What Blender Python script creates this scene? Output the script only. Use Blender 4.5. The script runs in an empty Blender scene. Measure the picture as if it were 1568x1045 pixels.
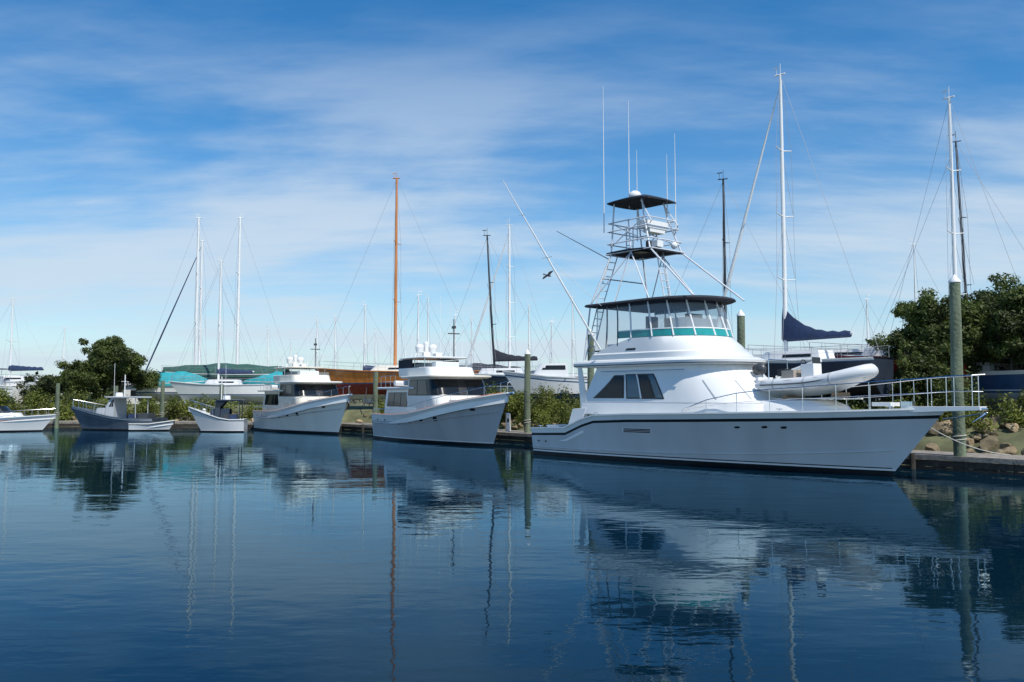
import bpy, math, random
import numpy as np
from mathutils import Vector, Matrix, noise
random.seed(7); rng=np.random.default_rng(7)
S=bpy.context.scene
S.view_settings.view_transform='Standard'
try: S.view_settings.look='None'
except: pass
S.view_settings.exposure=0

# ---------------------------------------------------------------- materials
MATS={}
def M(name,col,rough=.5,metal=0,var=.08,scale=3,bump=0,bscale=20,coat=0,alpha=1,attr=False,trans=0,streak=False,spec=.5):
    m=bpy.data.materials.new(name); m.use_nodes=True; nt=m.node_tree; N=nt.nodes; Lk=nt.links
    p=N['Principled BSDF']; p.inputs['Roughness'].default_value=rough; p.inputs['Metallic'].default_value=metal
    p.inputs['Coat Weight'].default_value=coat; p.inputs['Alpha'].default_value=alpha; p.inputs['Specular IOR Level'].default_value=spec
    tc=N.new('ShaderNodeTexCoord'); mp=N.new('ShaderNodeMapping'); Lk.new(tc.outputs['Object'],mp.inputs[0])
    if streak: mp.inputs['Scale'].default_value=(1,1,.15)
    nz=N.new('ShaderNodeTexNoise'); nz.inputs['Scale'].default_value=scale; nz.inputs['Detail'].default_value=5; Lk.new(mp.outputs[0],nz.inputs['Vector'])
    rp=N.new('ShaderNodeValToRGB'); rp.color_ramp.elements[0].position=.3; rp.color_ramp.elements[1].position=.7
    rp.color_ramp.elements[0].color=tuple(c*(1-var) for c in col)+(1,)
    rp.color_ramp.elements[1].color=tuple(min(1,c*(1+var)) for c in col)+(1,)
    Lk.new(nz.outputs['Fac'],rp.inputs[0]); out=rp.outputs[0]
    if attr:
        at=N.new('ShaderNodeAttribute'); at.attribute_name='rnd'
        mx=N.new('ShaderNodeMix'); mx.data_type='RGBA'; mx.blend_type='MULTIPLY'; mx.inputs[0].default_value=1
        r2=N.new('ShaderNodeValToRGB'); r2.color_ramp.elements[0].color=(.35,.38,.3,1); r2.color_ramp.elements[1].color=(1.5,1.4,1.1,1)
        Lk.new(at.outputs['Fac'],r2.inputs[0]); Lk.new(out,mx.inputs[6]); Lk.new(r2.outputs[0],mx.inputs[7]); out=mx.outputs[2]
    Lk.new(out,p.inputs['Base Color'])
    if bump:
        n2=N.new('ShaderNodeTexNoise'); n2.inputs['Scale'].default_value=bscale; n2.inputs['Detail'].default_value=6; Lk.new(tc.outputs['Object'],n2.inputs['Vector'])
        bp=N.new('ShaderNodeBump'); bp.inputs['Distance'].default_value=bump; Lk.new(n2.outputs['Fac'],bp.inputs['Height']); Lk.new(bp.outputs[0],p.inputs['Normal'])
    if trans:
        t=N.new('ShaderNodeBsdfTranslucent'); Lk.new(out,t.inputs[0]); ms=N.new('ShaderNodeMixShader'); ms.inputs[0].default_value=trans
        Lk.new(p.outputs[0],ms.inputs[1]); Lk.new(t.outputs[0],ms.inputs[2]); Lk.new(ms.outputs[0],N['Material Output'].inputs[0])
    MATS[name]=m; return m
M('gelcoat',(.78,.78,.76),.22,0,.035,1.2,coat=.3,streak=True)
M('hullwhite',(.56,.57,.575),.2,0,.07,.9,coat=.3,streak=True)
M('hullgrey',(.44,.455,.465),.3,0,.08,1.0,coat=.2,streak=True)
M('hullcream',(.76,.74,.68),.3,0,.06,1.0,coat=.2,streak=True)
M('cream',(.74,.70,.60),.35,0,.05,1.5,streak=True)
M('navy',(.03,.04,.06),.25,0,.15,1.0,coat=.2)
M('workgrey',(.085,.11,.14),.4,0,.2,1.5,streak=True)
M('antifoul',(.012,.014,.018),.6,0,.3,4)
M('redfoul',(.22,.03,.02),.6,0,.3,4)
M('black',(.015,.016,.018),.35,0,.2,4)
M('canvas',(.02,.024,.035),.85,0,.25,6,bump=.004,bscale=12)
M('bluecanvas',(.02,.04,.10),.8,0,.2,6,bump=.01,bscale=8)
M('greencanvas',(.03,.09,.07),.8,0,.2,3,bump=.02,bscale=5)
M('tealcanvas',(.02,.30,.34),.7,0,.15,4,bump=.01,bscale=6)
M('glass',(.012,.016,.020),.07,0,.1,4,spec=.35)
M('blueglass',(.06,.13,.17),.07,0,.15,3)
M('tealglass',(.03,.30,.29),.12,0,.1,4)
M('vinyl',(.45,.52,.56),.08,0,.1,4,alpha=.3)
M('steel',(.75,.76,.78),.18,1,.05,5)
M('wire',(.30,.31,.33),.5,0,.05,5)
M('alu',(.66,.67,.69),.35,0,.06,4)
M('mastwhite',(.80,.80,.78),.4,0,.06,2,streak=True)
M('mastblack',(.02,.02,.024),.4,0,.2,3)
M('varnish',(.60,.21,.04),.28,0,.2,3,coat=.5,streak=True)
M('teak',(.32,.20,.11),.6,0,.25,10)
M('rubber',(.66,.67,.67),.4,0,.04,5)
M('engine',(.05,.055,.06),.35,0,.2,5)
M('rope',(.45,.42,.36),.9)
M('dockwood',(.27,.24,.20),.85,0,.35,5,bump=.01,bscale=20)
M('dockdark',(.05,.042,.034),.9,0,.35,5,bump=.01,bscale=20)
M('pile',(.14,.17,.11),.9,0,.45,4,bump=.04,bscale=10,streak=True)
M('rock',(.27,.215,.16),.9,0,.4,2.5,bump=.08,bscale=4,attr=True)
M('bark',(.09,.07,.05),.95,0,.35,6,bump=.03,bscale=12,streak=True)
M('leaf',(.080,.112,.026),.6,0,.35,.7,attr=True,trans=.35)
M('leafyellow',(.15,.185,.036),.6,0,.35,.7,attr=True,trans=.35)
M('leafdark',(.052,.076,.024),.65,0,.35,.5,attr=True,trans=.25)
M('redhull',(.36,.02,.018),.3,0,.15,2,coat=.3)
M('bluehull',(.03,.09,.20),.3,0,.15,2,coat=.3)
M('skin_seat',(.35,.30,.25),.6)
M('roofing',(.25,.25,.26),.8,0,.15,4)
M('siding',(.72,.72,.70),.6,0,.08,4)
M('featherblack',(.015,.015,.016),.7)
# ---------------------------------------------------------------- builder
class B:
    def __init__(s): s.v=[];s.f=[];s.mi=[];s.mats=[];s.cur=0
    def m(s,n):
        if n not in s.mats: s.mats.append(n)
        s.cur=s.mats.index(n); return s
    def add(s,vs,fs,mi=None):
        o=len(s.v); s.v+= [tuple(v) for v in vs]
        for k,f in enumerate(fs): s.f.append(tuple(i+o for i in f)); s.mi.append(s.cur if mi is None else mi[k])
    def tube(s,path,r,r1=None,n=6,caps=True):
        P=[Vector(p) for p in path]; k=len(P); vs=[];fs=[]
        rr=r if isinstance(r,(list,tuple)) else [r+( (r if r1 is None else r1)-r)*i/(k-1) for i in range(k)]
        for i,p in enumerate(P):
            t=(P[min(i+1,k-1)]-P[max(i-1,0)]); 
            if t.length<1e-9: t=Vector((0,0,1))
            t.normalize(); ref=Vector((0,0,1)) if abs(t.z)<.95 else Vector((1,0,0))
            a=t.cross(ref).normalized(); b=t.cross(a)
            for j in range(n):
                q=2*math.pi*j/n; vs.append(p+a*math.cos(q)*rr[i]+b*math.sin(q)*rr[i])
        for i in range(k-1):
            for j in range(n): fs.append((i*n+j,i*n+(j+1)%n,(i+1)*n+(j+1)%n,(i+1)*n+j))
        if caps: fs.append(tuple(range(n))); fs.append(tuple(range((k-1)*n,k*n)))
        s.add(vs,fs)
    def box(s,c,sz,rz=0,taper=1):
        vs=[]; 
        for dz in(-1,1):
            t=1 if dz<0 else taper
            for dx,dy in((-1,-1),(1,-1),(1,1),(-1,1)):
                x=dx*sz[0]/2*t;y=dy*sz[1]/2*t
                vs.append((c[0]+x*math.cos(rz)-y*math.sin(rz),c[1]+x*math.sin(rz)+y*math.cos(rz),c[2]+dz*sz[2]/2))
        s.add(vs,[(0,3,2,1),(4,5,6,7),(0,1,5,4),(1,2,6,5),(2,3,7,6),(3,0,4,7)])
    def ell(s,c,r,nu=14,nv=8,zmin=-1):
        vs=[];fs=[]
        for i in range(nv+1):
            ph=math.asin(zmin)+(math.pi/2-math.asin(zmin))*i/nv
            for j in range(nu):
                th=2*math.pi*j/nu; vs.append((c[0]+r[0]*math.cos(ph)*math.cos(th),c[1]+r[1]*math.cos(ph)*math.sin(th),c[2]+r[2]*math.sin(ph)))
        for i in range(nv):
            for j in range(nu): fs.append((i*nu+j,i*nu+(j+1)%nu,(i+1)*nu+(j+1)%nu,(i+1)*nu+j))
        fs.append(tuple(range(nu)))
        s.add(vs,fs)
    def loft(s,rings,closed=True,cap0=True,cap1=True):
        n=len(rings[0]); vs=[p for r in rings for p in r]; fs=[]
        for i in range(len(rings)-1):
            for j in range(n if closed else n-1): fs.append((i*n+j,i*n+(j+1)%n,(i+1)*n+(j+1)%n,(i+1)*n+j))
        if cap0: fs.append(tuple(range(n)))
        if cap1: fs.append(tuple(range((len(rings)-1)*n,len(rings)*n)))
        s.add(vs,fs)
    def done(s,name,parent=None,angle=35,bevel=0):
        me=bpy.data.meshes.new(name); me.from_pydata(s.v,[],s.f); 
        for n in s.mats: me.materials.append(MATS[n])
        me.polygons.foreach_set('material_index',s.mi)
        me.polygons.foreach_set('use_smooth',[True]*len(s.f)); me.update()
        import bmesh
        bm=bmesh.new(); bm.from_mesh(me); bmesh.ops.recalc_face_normals(bm,faces=bm.faces); bm.to_mesh(me); bm.free()
        me.set_sharp_from_angle(angle=math.radians(angle))
        o=bpy.data.objects.new(name,me); S.collection.objects.link(o)
        if parent: o.parent=parent
        if bevel:
            mo=o.modifiers.new('bevel','BEVEL'); mo.width=bevel; mo.segments=2; mo.limit_method='ANGLE'
        return o
def empty(name,loc,heading=0,tilt=(0,0)):
    e=bpy.data.objects.new(name,None); S.collection.objects.link(e); e.location=loc; e.rotation_euler=(tilt[0],tilt[1],math.radians(heading)); e.empty_display_size=.3; return e
def patch(b,F,u0b,u1b,u0t,u1t,v0,v1,nu=10,nv=3,off=.012,cen=(5,0)):
    vs=[];fs=[]
    for j in range(nv+1):
        t=j/nv; v=v0+(v1-v0)*t; a=u0b+(u0t-u0b)*t; c=u1b+(u1t-u1b)*t
        for i in range(nu+1):
            u=a+(c-a)*i/nu; p=Vector(F(u,v)); e=1e-3
            n=(Vector(F(u+e,v))-Vector(F(max(0,u-e),v))).cross(Vector(F(u,v+e))-Vector(F(u,v-e)))
            if n.length<1e-12: n=Vector((0,p.y,0))
            n.normalize()
            if n.dot(p-Vector((cen[0],cen[1],p.z)))<0: n=-n
            vs.append(p+n*off)
    for j in range(nv):
        for i in range(nu): k=j*(nu+1)+i; fs.append((k,k+1,k+nu+2,k+nu+1))
    b.add(vs,fs)
def oval(b,F,u,v,ru,rv,off=.012,n=16,rect=.0):
    vs=[F(u,v)];c=Vector(F(u,v))
    for k in range(n):
        q=2*math.pi*k/n; cx=math.copysign(abs(math.cos(q))**.6,math.cos(q)); sy=math.copysign(abs(math.sin(q))**.6,math.sin(q))
        vs.append(F(u+ru*cx,v+rv*sy))
    vs=[(p[0],p[1]+math.copysign(off,p[1]),p[2]-off*.2) for p in vs]
    b.add(vs,[(0,1+k,1+(k+1)%n) for k in range(n)])
class House:
    def __init__(s,levels,e=.8): s.l=levels; s.e=e
    def pt(s,p,z):
        l=s.l; p=max(0,min(4,p))
        zz=[a[0] for a in l]; g=lambda k: float(np.interp(z,zz,[a[k] for a in l]))
        xa,xf,hw,nose=g(1),g(2),g(3),g(4); side=-1
        if p>2: p=4-p; side=1
        if p<=1: x=xa+p*(xf-nose-xa); y=hw
        else:
            a=(p-1)*math.pi/2; x=xf-nose+nose*abs(math.sin(a))**s.e; y=hw*max(0,math.cos(a))**s.e
        return (x,side*y,z)
    def build(s,b,crown=0.0,nn=12):
        ps=[0,.25,.5,.75]+[1+k/nn for k in range(nn)]+[2+k/nn for k in range(nn+1)]+[3.25,3.5,3.75,4]
        rings=[[s.pt(p,a[0]) for p in ps] for a in s.l]
        top=s.l[-1]; cx=(top[1]+top[2])/2; T=rings[-1]
        rings.append([(cx+(q[0]-cx)*.985,q[1]*.975,q[2]+.03) for q in T])
        rings.append([(cx+(q[0]-cx)*.6,q[1]*.6,q[2]+.04+crown) for q in T])
        b.loft(rings,True,True,True)
class Hull:
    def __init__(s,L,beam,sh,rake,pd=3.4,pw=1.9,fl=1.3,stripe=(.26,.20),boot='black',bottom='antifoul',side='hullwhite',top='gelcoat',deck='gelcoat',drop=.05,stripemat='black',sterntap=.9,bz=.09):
        s.__dict__.update(locals())
    def she(s,u): return float(np.interp(u,[a[0] for a in s.sh],[a[1] for a in s.sh]))
    def pt(s,u,z,side=-1):
        u=max(0.0,min(1.0,u))
        S_=s.she(u); zt=max(-.35,min(1,z/S_)); t=max(0,zt)
        fd=1-u**s.pd; fw=1-u**s.pw; f=fw+(fd-fw)*t**s.fl
        f*= s.sterntap+(1-s.sterntap)*math.sin(math.pi/2*min(1,u/.4))
        bb=s.beam/2*f*(.93+.07*t)
        if z<0: bb*= (1 if z>-.01 else max(0,1-(-z/.8)**1.6))
        x=u*(s.L+s.rake*(max(-.4,z/s.sh[-1][1]))) 
        return (x,side*bb,z)
    def edge(s,u,side=-1,inset=.08,dz=0):
        p=s.pt(u,s.she(u),side); y=max(0,abs(p[1])-inset); return (p[0],side*y,p[2]+dz)
    def build(s,b):
        us=[i/20*.7 for i in range(20)]+[.7+.3*math.sin(math.pi/2*i/14) for i in range(15)]
        us=sorted(set([a[0] for a in s.sh]+us)); z5=s.bz+.05
        def zr(u):
            H=s.she(u); a=H-s.stripe[0]; c=H-s.stripe[1]
            return [-.8,-.55,-.25,0,s.bz,z5]+[z5+(a-z5)*k/7 for k in range(1,8)]+[c,H]
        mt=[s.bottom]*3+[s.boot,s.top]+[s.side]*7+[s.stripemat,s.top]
        nr=len(zr(0))
        for side in(-1,1):
            vs=[];fs=[];mi=[]
            for u in us:
                for z in zr(u): vs.append(s.pt(u,z,side))
            for i in range(len(us)-1):
                for j in range(nr-1):
                    k=i*nr+j; fs.append((k,k+nr,k+nr+1,k+1)); b.m(mt[j]); mi.append(b.cur)
            b.add(vs,fs,mi)
        vs=[];fs=[]
        for z in zr(0): vs.append(s.pt(0,z,-1)); vs.append(s.pt(0,z,1))
        for j in range(nr-1): fs.append((2*j,2*j+1,2*j+3,2*j+2))
        b.m(s.side); b.add(vs,fs)
        b.m(s.top); dr=s.drop if callable(s.drop) else (lambda u:s.drop)
        rows=[]
        for u in us:
            H=s.she(u); p=s.pt(u,H,-1); y=abs(p[1]); x=p[0]; yi=max(0,y-.09); yc=y+.03 if u<.999 else 0
            rows.append([(x,-yc,H-.03),(x,-yc,H+.025),(x,-yi,H+.025),(x,-yi*.995,H-dr(u)),(x,-yi*.5,H-dr(u)+.03),(x,0,H-dr(u)+.05),(x,yi*.5,H-dr(u)+.03),(x,yi*.995,H-dr(u)),(x,yi,H+.025),(x,yc,H+.025),(x,yc,H-.03)])
        vs=[q for r in rows for q in r]; fs=[];n=11; mi=[]
        for i in range(len(rows)-1):
            for j in range(n-1):
                fs.append((i*n+j,i*n+j+1,(i+1)*n+j+1,(i+1)*n+j)); b.m(s.deck if 3<=j<=6 else s.top); mi.append(b.cur)
        b.add(vs,fs,mi)
        b.m(s.side); b.add(rows[0],[tuple(range(11))])
def rail(b,base,h,r=.016,mid=True,every=1):
    top=[(p[0],p[1],p[2]+(h[i] if isinstance(h,list) else h)) for i,p in enumerate(base)]
    b.tube(top,r,n=6)
    if mid: b.tube([((p[0]),p[1],(p[2]+q[2])/2) for p,q in zip(base,top)],r*.6,n=5)
    for i in range(0,len(base),every): b.tube([base[i],top[i]],r*.85,n=6)
def hullpatch(H,side): return lambda u,z: H.pt(u,z,side)

# ================================================================ WORLD
w=bpy.data.worlds.new('World'); S.world=w; w.use_nodes=True; nt=w.node_tree; N=nt.nodes; Lk=nt.links
bg=N['Background']; sky=N.new('ShaderNodeTexSky'); sky.sky_type='NISHITA'; sky.sun_disc=False
SUN=Vector((.57,-.82,0)).normalized(); EL=math.radians(56)
sky.sun_elevation=EL; sky.sun_rotation=math.atan2(SUN.x,SUN.y); sky.ozone_density=2.2; sky.dust_density=.3; sky.air_density=1.0
hs=N.new('ShaderNodeHueSaturation'); hs.inputs['Saturation'].default_value=1.42; hs.inputs['Value'].default_value=1.04; Lk.new(sky.outputs[0],hs.inputs['Color'])
tc=N.new('ShaderNodeTexCoord'); sp=N.new('ShaderNodeSeparateXYZ'); Lk.new(tc.outputs['Generated'],sp.inputs[0])
def math_(op,a,b=None,c=None,clamp=False):
    n=N.new('ShaderNodeMath'); n.operation=op; n.use_clamp=clamp
    for i,x in enumerate((a,b,c)):
        if x is None: continue
        if isinstance(x,(int,float)): n.inputs[i].default_value=x
        else: Lk.new(x,n.inputs[i])
    return n.outputs[0]
az=math_('ABSOLUTE',sp.outputs[2])
zz=math_('ADD',az,.16)
cx=math_('DIVIDE',sp.outputs[0],zz); cy=math_('DIVIDE',sp.outputs[1],zz)
cb=N.new('ShaderNodeCombineXYZ'); Lk.new(cx,cb.inputs[0]); Lk.new(cy,cb.inputs[1])
mp=N.new('ShaderNodeMapping'); mp.inputs['Scale'].default_value=(.6,1.0,1); mp.inputs['Rotation'].default_value=(0,0,math.radians(-24)); mp.inputs['Location'].default_value=(3.1,1.7,0); Lk.new(cb.outputs[0],mp.inputs[0])
n1=N.new('ShaderNodeTexNoise'); n1.inputs['Scale'].default_value=.95; n1.inputs['Detail'].default_value=9; n1.inputs['Roughness'].default_value=.52; n1.inputs['Distortion'].default_value=.5; Lk.new(mp.outputs[0],n1.inputs['Vector'])
mp2=N.new('ShaderNodeMapping'); mp2.inputs['Scale'].default_value=(1.2,4,1); mp2.inputs['Rotation'].default_value=(0,0,math.radians(-38)); Lk.new(cb.outputs[0],mp2.inputs[0])
n2=N.new('ShaderNodeTexNoise'); n2.inputs['Scale'].default_value=1.6; n2.inputs['Detail'].default_value=8; n2.inputs['Roughness'].default_value=.6; Lk.new(mp2.outputs[0],n2.inputs['Vector'])
cm=math_('ADD',math_('MULTIPLY',n1.outputs['Fac'],.76),math_('MULTIPLY',n2.outputs['Fac'],.24))
rp=N.new('ShaderNodeValToRGB'); rp.color_ramp.interpolation='EASE'; rp.color_ramp.elements[0].position=.39; rp.color_ramp.elements[0].color=(.0,.0,.0,1); rp.color_ramp.elements[1].position=.62; rp.color_ramp.elements[1].color=(.80,.80,.80,1); Lk.new(cm,rp.inputs[0])
cf_=math_('MULTIPLY',rp.outputs[0],math_('SUBTRACT',1.7,math_('MULTIPLY',az,3.6),clamp=True))
hz=math_('MULTIPLY',math_('POWER',math_('SUBTRACT',1,az),9),.78)
mh=N.new('ShaderNodeMix'); mh.data_type='RGBA'; Lk.new(hz,mh.inputs[0]); Lk.new(hs.outputs[0],mh.inputs[6]); mh.inputs[7].default_value=(3.3,4.9,6.3,1)
mx=N.new('ShaderNodeMix'); mx.data_type='RGBA'; Lk.new(cf_,mx.inputs[0]); Lk.new(mh.outputs[2],mx.inputs[6]); mx.inputs[7].default_value=(4.7,5.5,6.3,1)
Lk.new(mx.outputs[2],bg.inputs[0]); bg.inputs[1].default_value=.135
sl=bpy.data.lights.new('sun','SUN'); sl.energy=4.6; sl.angle=math.radians(.5); sl.color=(1,.96,.88)
so=bpy.data.objects.new('sun',sl); S.collection.objects.link(so)
so.rotation_euler=Vector((SUN.x*math.cos(EL),SUN.y*math.cos(EL),math.sin(EL))).to_track_quat('Z','Y').to_euler(); so.location=(0,0,60)
cam=bpy.data.cameras.new('camera'); co=bpy.data.objects.new('camera',cam); S.collection.objects.link(co); S.camera=co
co.location=(0,0,2.5); co.rotation_euler=(math.radians(93.65),0,0); cam.sensor_width=36; cam.lens=29.85; cam.clip_end=12000; cam.clip_start=.1

# ================================================================ WATER
m=bpy.data.materials.new('water'); m.use_nodes=True; nt=m.node_tree; nt.nodes.remove(nt.nodes['Principled BSDF'])
df=nt.nodes.new('ShaderNodeBsdfDiffuse'); df.inputs[0].default_value=(.0015,.013,.026,1)
gl=nt.nodes.new('ShaderNodeBsdfGlossy'); gl.inputs['Roughness'].default_value=.012; gl.inputs['Color'].default_value=(.60,.84,.97,1)
fr=nt.nodes.new('ShaderNodeFresnel'); fr.inputs['IOR'].default_value=1.205
mxs=nt.nodes.new('ShaderNodeMixShader'); nt.links.new(fr.outputs[0],mxs.inputs[0]); nt.links.new(df.outputs[0],mxs.inputs[1]); nt.links.new(gl.outputs[0],mxs.inputs[2]); nt.links.new(mxs.outputs[0],nt.nodes['Material Output'].inputs[0])
tc=nt.nodes.new('ShaderNodeTexCoord')
def wn(scale,sc,det,rot=0):
    q=nt.nodes.new('ShaderNodeMapping'); q.inputs['Scale'].default_value=sc; q.inputs['Rotation'].default_value=(0,0,rot); nt.links.new(tc.outputs['Object'],q.inputs[0])
    n=nt.nodes.new('ShaderNodeTexNoise'); n.inputs['Scale'].default_value=scale; n.inputs['Detail'].default_value=det; nt.links.new(q.outputs[0],n.inputs['Vector']); return n.outputs['Fac']
prev=None
for (sc,st,det,rot,dist) in ((.35,(.5,1,1),1,.2,.014),(1.3,(.5,1,1),2,-.15,.0075),(4.5,(.45,1,1),2,.3,.0022),(11,(.45,1,1),2,-.2,.0005)):
    bp=nt.nodes.new('ShaderNodeBump'); bp.inputs['Strength'].default_value=1; bp.inputs['Distance'].default_value=dist
    nt.links.new(wn(sc,st,det,rot),bp.inputs['Height'])
    if prev: nt.links.new(prev.outputs[0],bp.inputs['Normal'])
    prev=bp
nt.links.new(prev.outputs[0],gl.inputs['Normal']); nt.links.new(prev.outputs[0],fr.inputs['Normal'])
me=bpy.data.meshes.new('water'); me.from_pydata([(-5000,-300,0),(5000,-300,0),(5000,6000,0),(-5000,6000,0)],[],[(0,1,2,3)]); me.materials.append(m)
S.collection.objects.link(bpy.data.objects.new('water',me))

# ================================================================ GROUND
def UV(u,v): return (u*.64+v*.77,-u*.77+v*.64)
shore=[UV(60,31.2),UV(20,31.2),UV(0,31.2),UV(-12,31.2),UV(-25,31.2),UV(-40,31.2),UV(-54,31.2),(-17,64.6),(-27,66.5),(-45,68),(-60,69),(-90,71),(-180,76),(-2500,160)]
def normals(P):
    out=[]
    for i in range(len(P)):
        a=P[max(0,i-1)]; c=P[min(len(P)-1,i+1)]; d=Vector((c[0]-a[0],c[1]-a[1])).normalized(); out.append((d.y,-d.x))
    return out
sn=normals(shore)
rs=[];rn=[]
for i in range(len(shore)-1):
    k=max(1,min(40,int(math.dist(shore[i],shore[i+1])/1.5)))
    for j in range(k):
        t=j/k; rs.append((shore[i][0]*(1-t)+shore[i+1][0]*t,shore[i][1]*(1-t)+shore[i+1][1]*t)); rn.append((sn[i][0]*(1-t)+sn[i+1][0]*t,sn[i][1]*(1-t)+sn[i+1][1]*t))
prof=[(-.6,-1.2),(0,-.3),(.8,.25),(1.6,.7),(2.6,1.2),(3.6,1.5),(5,1.6),(8,1.65),(14,1.65),(30,1.65),(80,1.7),(400,1.9),(3000,2.0)]
vs=[];fs=[]
for (x,y),(nx,ny) in zip(rs,rn):
    for d,z in prof:
        j=noise.noise(Vector((x*.4,y*.4,d)))*.12 if .3<d<10 else 0
        vs.append((x+nx*d,y+ny*d,z+j))
n=len(prof)
for i in range(len(rs)-1):
    for j in range(n-1): fs.append((i*n+j,i*n+j+1,(i+1)*n+j+1,(i+1)*n+j))
me=bpy.data.meshes.new('ground'); me.from_pydata(vs,[],fs); me.materials.append(M('groundmat',(.12,.125,.06),.95,0,.5,.6,bump=.05,bscale=4)); me.polygons.foreach_set('use_smooth',[True]*len(fs))
S.collection.objects.link(bpy.data.objects.new('ground',me))
# dock
d=empty('wooden_dock',(0,0,0)); b=B()
dk=[(x,y) for (x,y) in rs if x>-95]; dn=[q for (a,q) in zip(rs,rn) if a[0]>-95]
for i in range(len(dk)-1):
    (x0,y0),(x1,y1)=dk[i],dk[i+1]; (a0,c0),(a1,c1)=dn[i],dn[i+1]
    def slab(o0,o1,za,zb,e=.006):
        P=[(x0+a0*o0,y0+c0*o0),(x1+a1*o0,y1+c1*o0),(x1+a1*o1,y1+c1*o1),(x0+a0*o1,y0+c0*o1)]
        P=[(P[0][0]+(P[1][0]-P[0][0])*e,P[0][1]+(P[1][1]-P[0][1])*e),(P[1][0]-(P[1][0]-P[0][0])*e,P[1][1]-(P[1][1]-P[0][1])*e),(P[2][0]-(P[1][0]-P[0][0])*e,P[2][1]-(P[1][1]-P[0][1])*e),(P[3][0]+(P[1][0]-P[0][0])*e,P[3][1]+(P[1][1]-P[0][1])*e)]
        b.add([(q[0],q[1],za) for q in P]+[(q[0],q[1],zb) for q in P],[(0,3,2,1),(4,5,6,7),(0,1,5,4),(1,2,6,5),(2,3,7,6),(3,0,4,7)])
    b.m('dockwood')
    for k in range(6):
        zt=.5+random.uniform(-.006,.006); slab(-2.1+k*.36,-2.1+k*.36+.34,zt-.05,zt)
    slab(-2.15,-2.11,.34,.49); b.m('dockdark'); slab(-2.13,-2.07,.12,.33); slab(-2.12,-2.06,-.2,.10)  # dark lower boards stand in for the shade under the dock
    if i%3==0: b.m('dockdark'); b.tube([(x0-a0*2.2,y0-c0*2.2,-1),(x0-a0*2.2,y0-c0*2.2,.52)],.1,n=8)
b.done('deck_and_shade_boards',d)
def piling(x,y,top,r=.17,cap=True):
    e=empty('dock_piling',(x,y,0)); b=B(); b.m('pile')
    b.tube([(0,0,-1.5),(0.01,0,0),(0,0.01,top*.5),(0.02,0,top)],[r*1.08,r*1.06,r,r*.93],n=14)
    if cap: b.m('mastwhite'); b.tube([(.02,0,top),(.02,0,top+.05),(.02,0,top+.28)],[r*1.02,r*1.02,.01],n=14)
    b.m('rope'); b.tube([(r*1.1*math.cos(k),r*1.1*math.sin(k),.95+.02*k) for k in [i*.5 for i in range(26)]],.02,n=5)
    b.done('post',e,angle=40)
piling(14.75,28.15,6.25,.185); piling(9.56,35.4,5.8); piling(3.9,42.1,5.5); piling(.82,45.8,4.7); piling(-9.3,57.9,4.1,.17,False)
piling(-21.7,63.5,3.3,.16,False); piling(-26.3,64,3.6,.15,False); piling(-29.8,64,3.2,.15,False); piling(-34.3,64.2,3.4,.15,False); piling(22,22.3,5.5)
# ---------------------------------------------------------------- riprap rocks
def ico():
    import bmesh
    bm=bmesh.new(); bmesh.ops.create_icosphere(bm,subdivisions=2,radius=1); v=np.array([q.co[:] for q in bm.verts]); f=np.array([[x.index for x in q.verts] for q in bm.faces]); bm.free(); return v,f
IV,IF=ico()
def pointmesh(name,V,F,rnd,mat,smooth=False,parent=None):
    me=bpy.data.meshes.new(name); k=F.shape[1]
    me.vertices.add(len(V)); me.vertices.foreach_set('co',V.astype(np.float32).ravel())
    me.loops.add(F.size); me.loops.foreach_set('vertex_index',F.astype(np.int32).ravel())
    me.polygons.add(len(F)); me.polygons.foreach_set('loop_start',np.arange(0,F.size,k,dtype=np.int32))
    try: me.polygons.foreach_set('loop_total',np.full(len(F),k,dtype=np.int32))
    except: pass
    me.update(calc_edges=True); me.validate()
    a=me.attributes.new('rnd','FLOAT','FACE'); a.data.foreach_set('value',rnd.astype(np.float32))
    me.materials.append(MATS[mat]); me.polygons.foreach_set('use_smooth',[smooth]*len(me.polygons))
    o=bpy.data.objects.new(name,me); S.collection.objects.link(o)
    if parent: o.parent=parent
    return o
VV=[];FF=[];RR=[];o=0
def addrock(x,y,z,r):
    global o
    sc=rng.uniform(.65,1.3,3)*r; sc[2]*=.75
    v=IV.copy()
    for _ in range(11):
        nn=rng.normal(size=3); nn/=np.linalg.norm(nn); dd=v@nn; h=rng.uniform(.42,.8); ex=np.clip(dd-h,0,None); v-=ex[:,None]*nn
    v=v*sc; a=rng.uniform(0,6.28); c,s=math.cos(a),math.sin(a); t=rng.uniform(-.6,.6)
    R=np.array([[c,-s,0],[s,c,0],[0,0,1]])@np.array([[1,0,0],[0,math.cos(t),-math.sin(t)],[0,math.sin(t),math.cos(t)]])
    v=v@R.T+np.array([x,y,z]); VV.append(v);FF.append(IF+o);RR.append(np.full(len(IF),rng.uniform(.1,1)));o+=len(v)
for i,((x,y),(nx,ny)) in enumerate(zip(rs,rn)):
    if x<-70 or x>45: continue
    big=x>5
    for _ in range(24 if big else 7):
        d=rng.uniform(-.1,3.8 if big else 2.0); z=float(np.interp(d,[p[0] for p in prof],[p[1] for p in prof])); t=rng.uniform(-.8,.8)
        addrock(x+nx*d-ny*t,y+ny*d+nx*t,z+.08,rng.uniform(.18,.5) if big else rng.uniform(.2,.4))
pointmesh('riprap_rocks',np.vstack(VV),np.vstack(FF),np.concatenate(RR),'rock')

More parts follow.
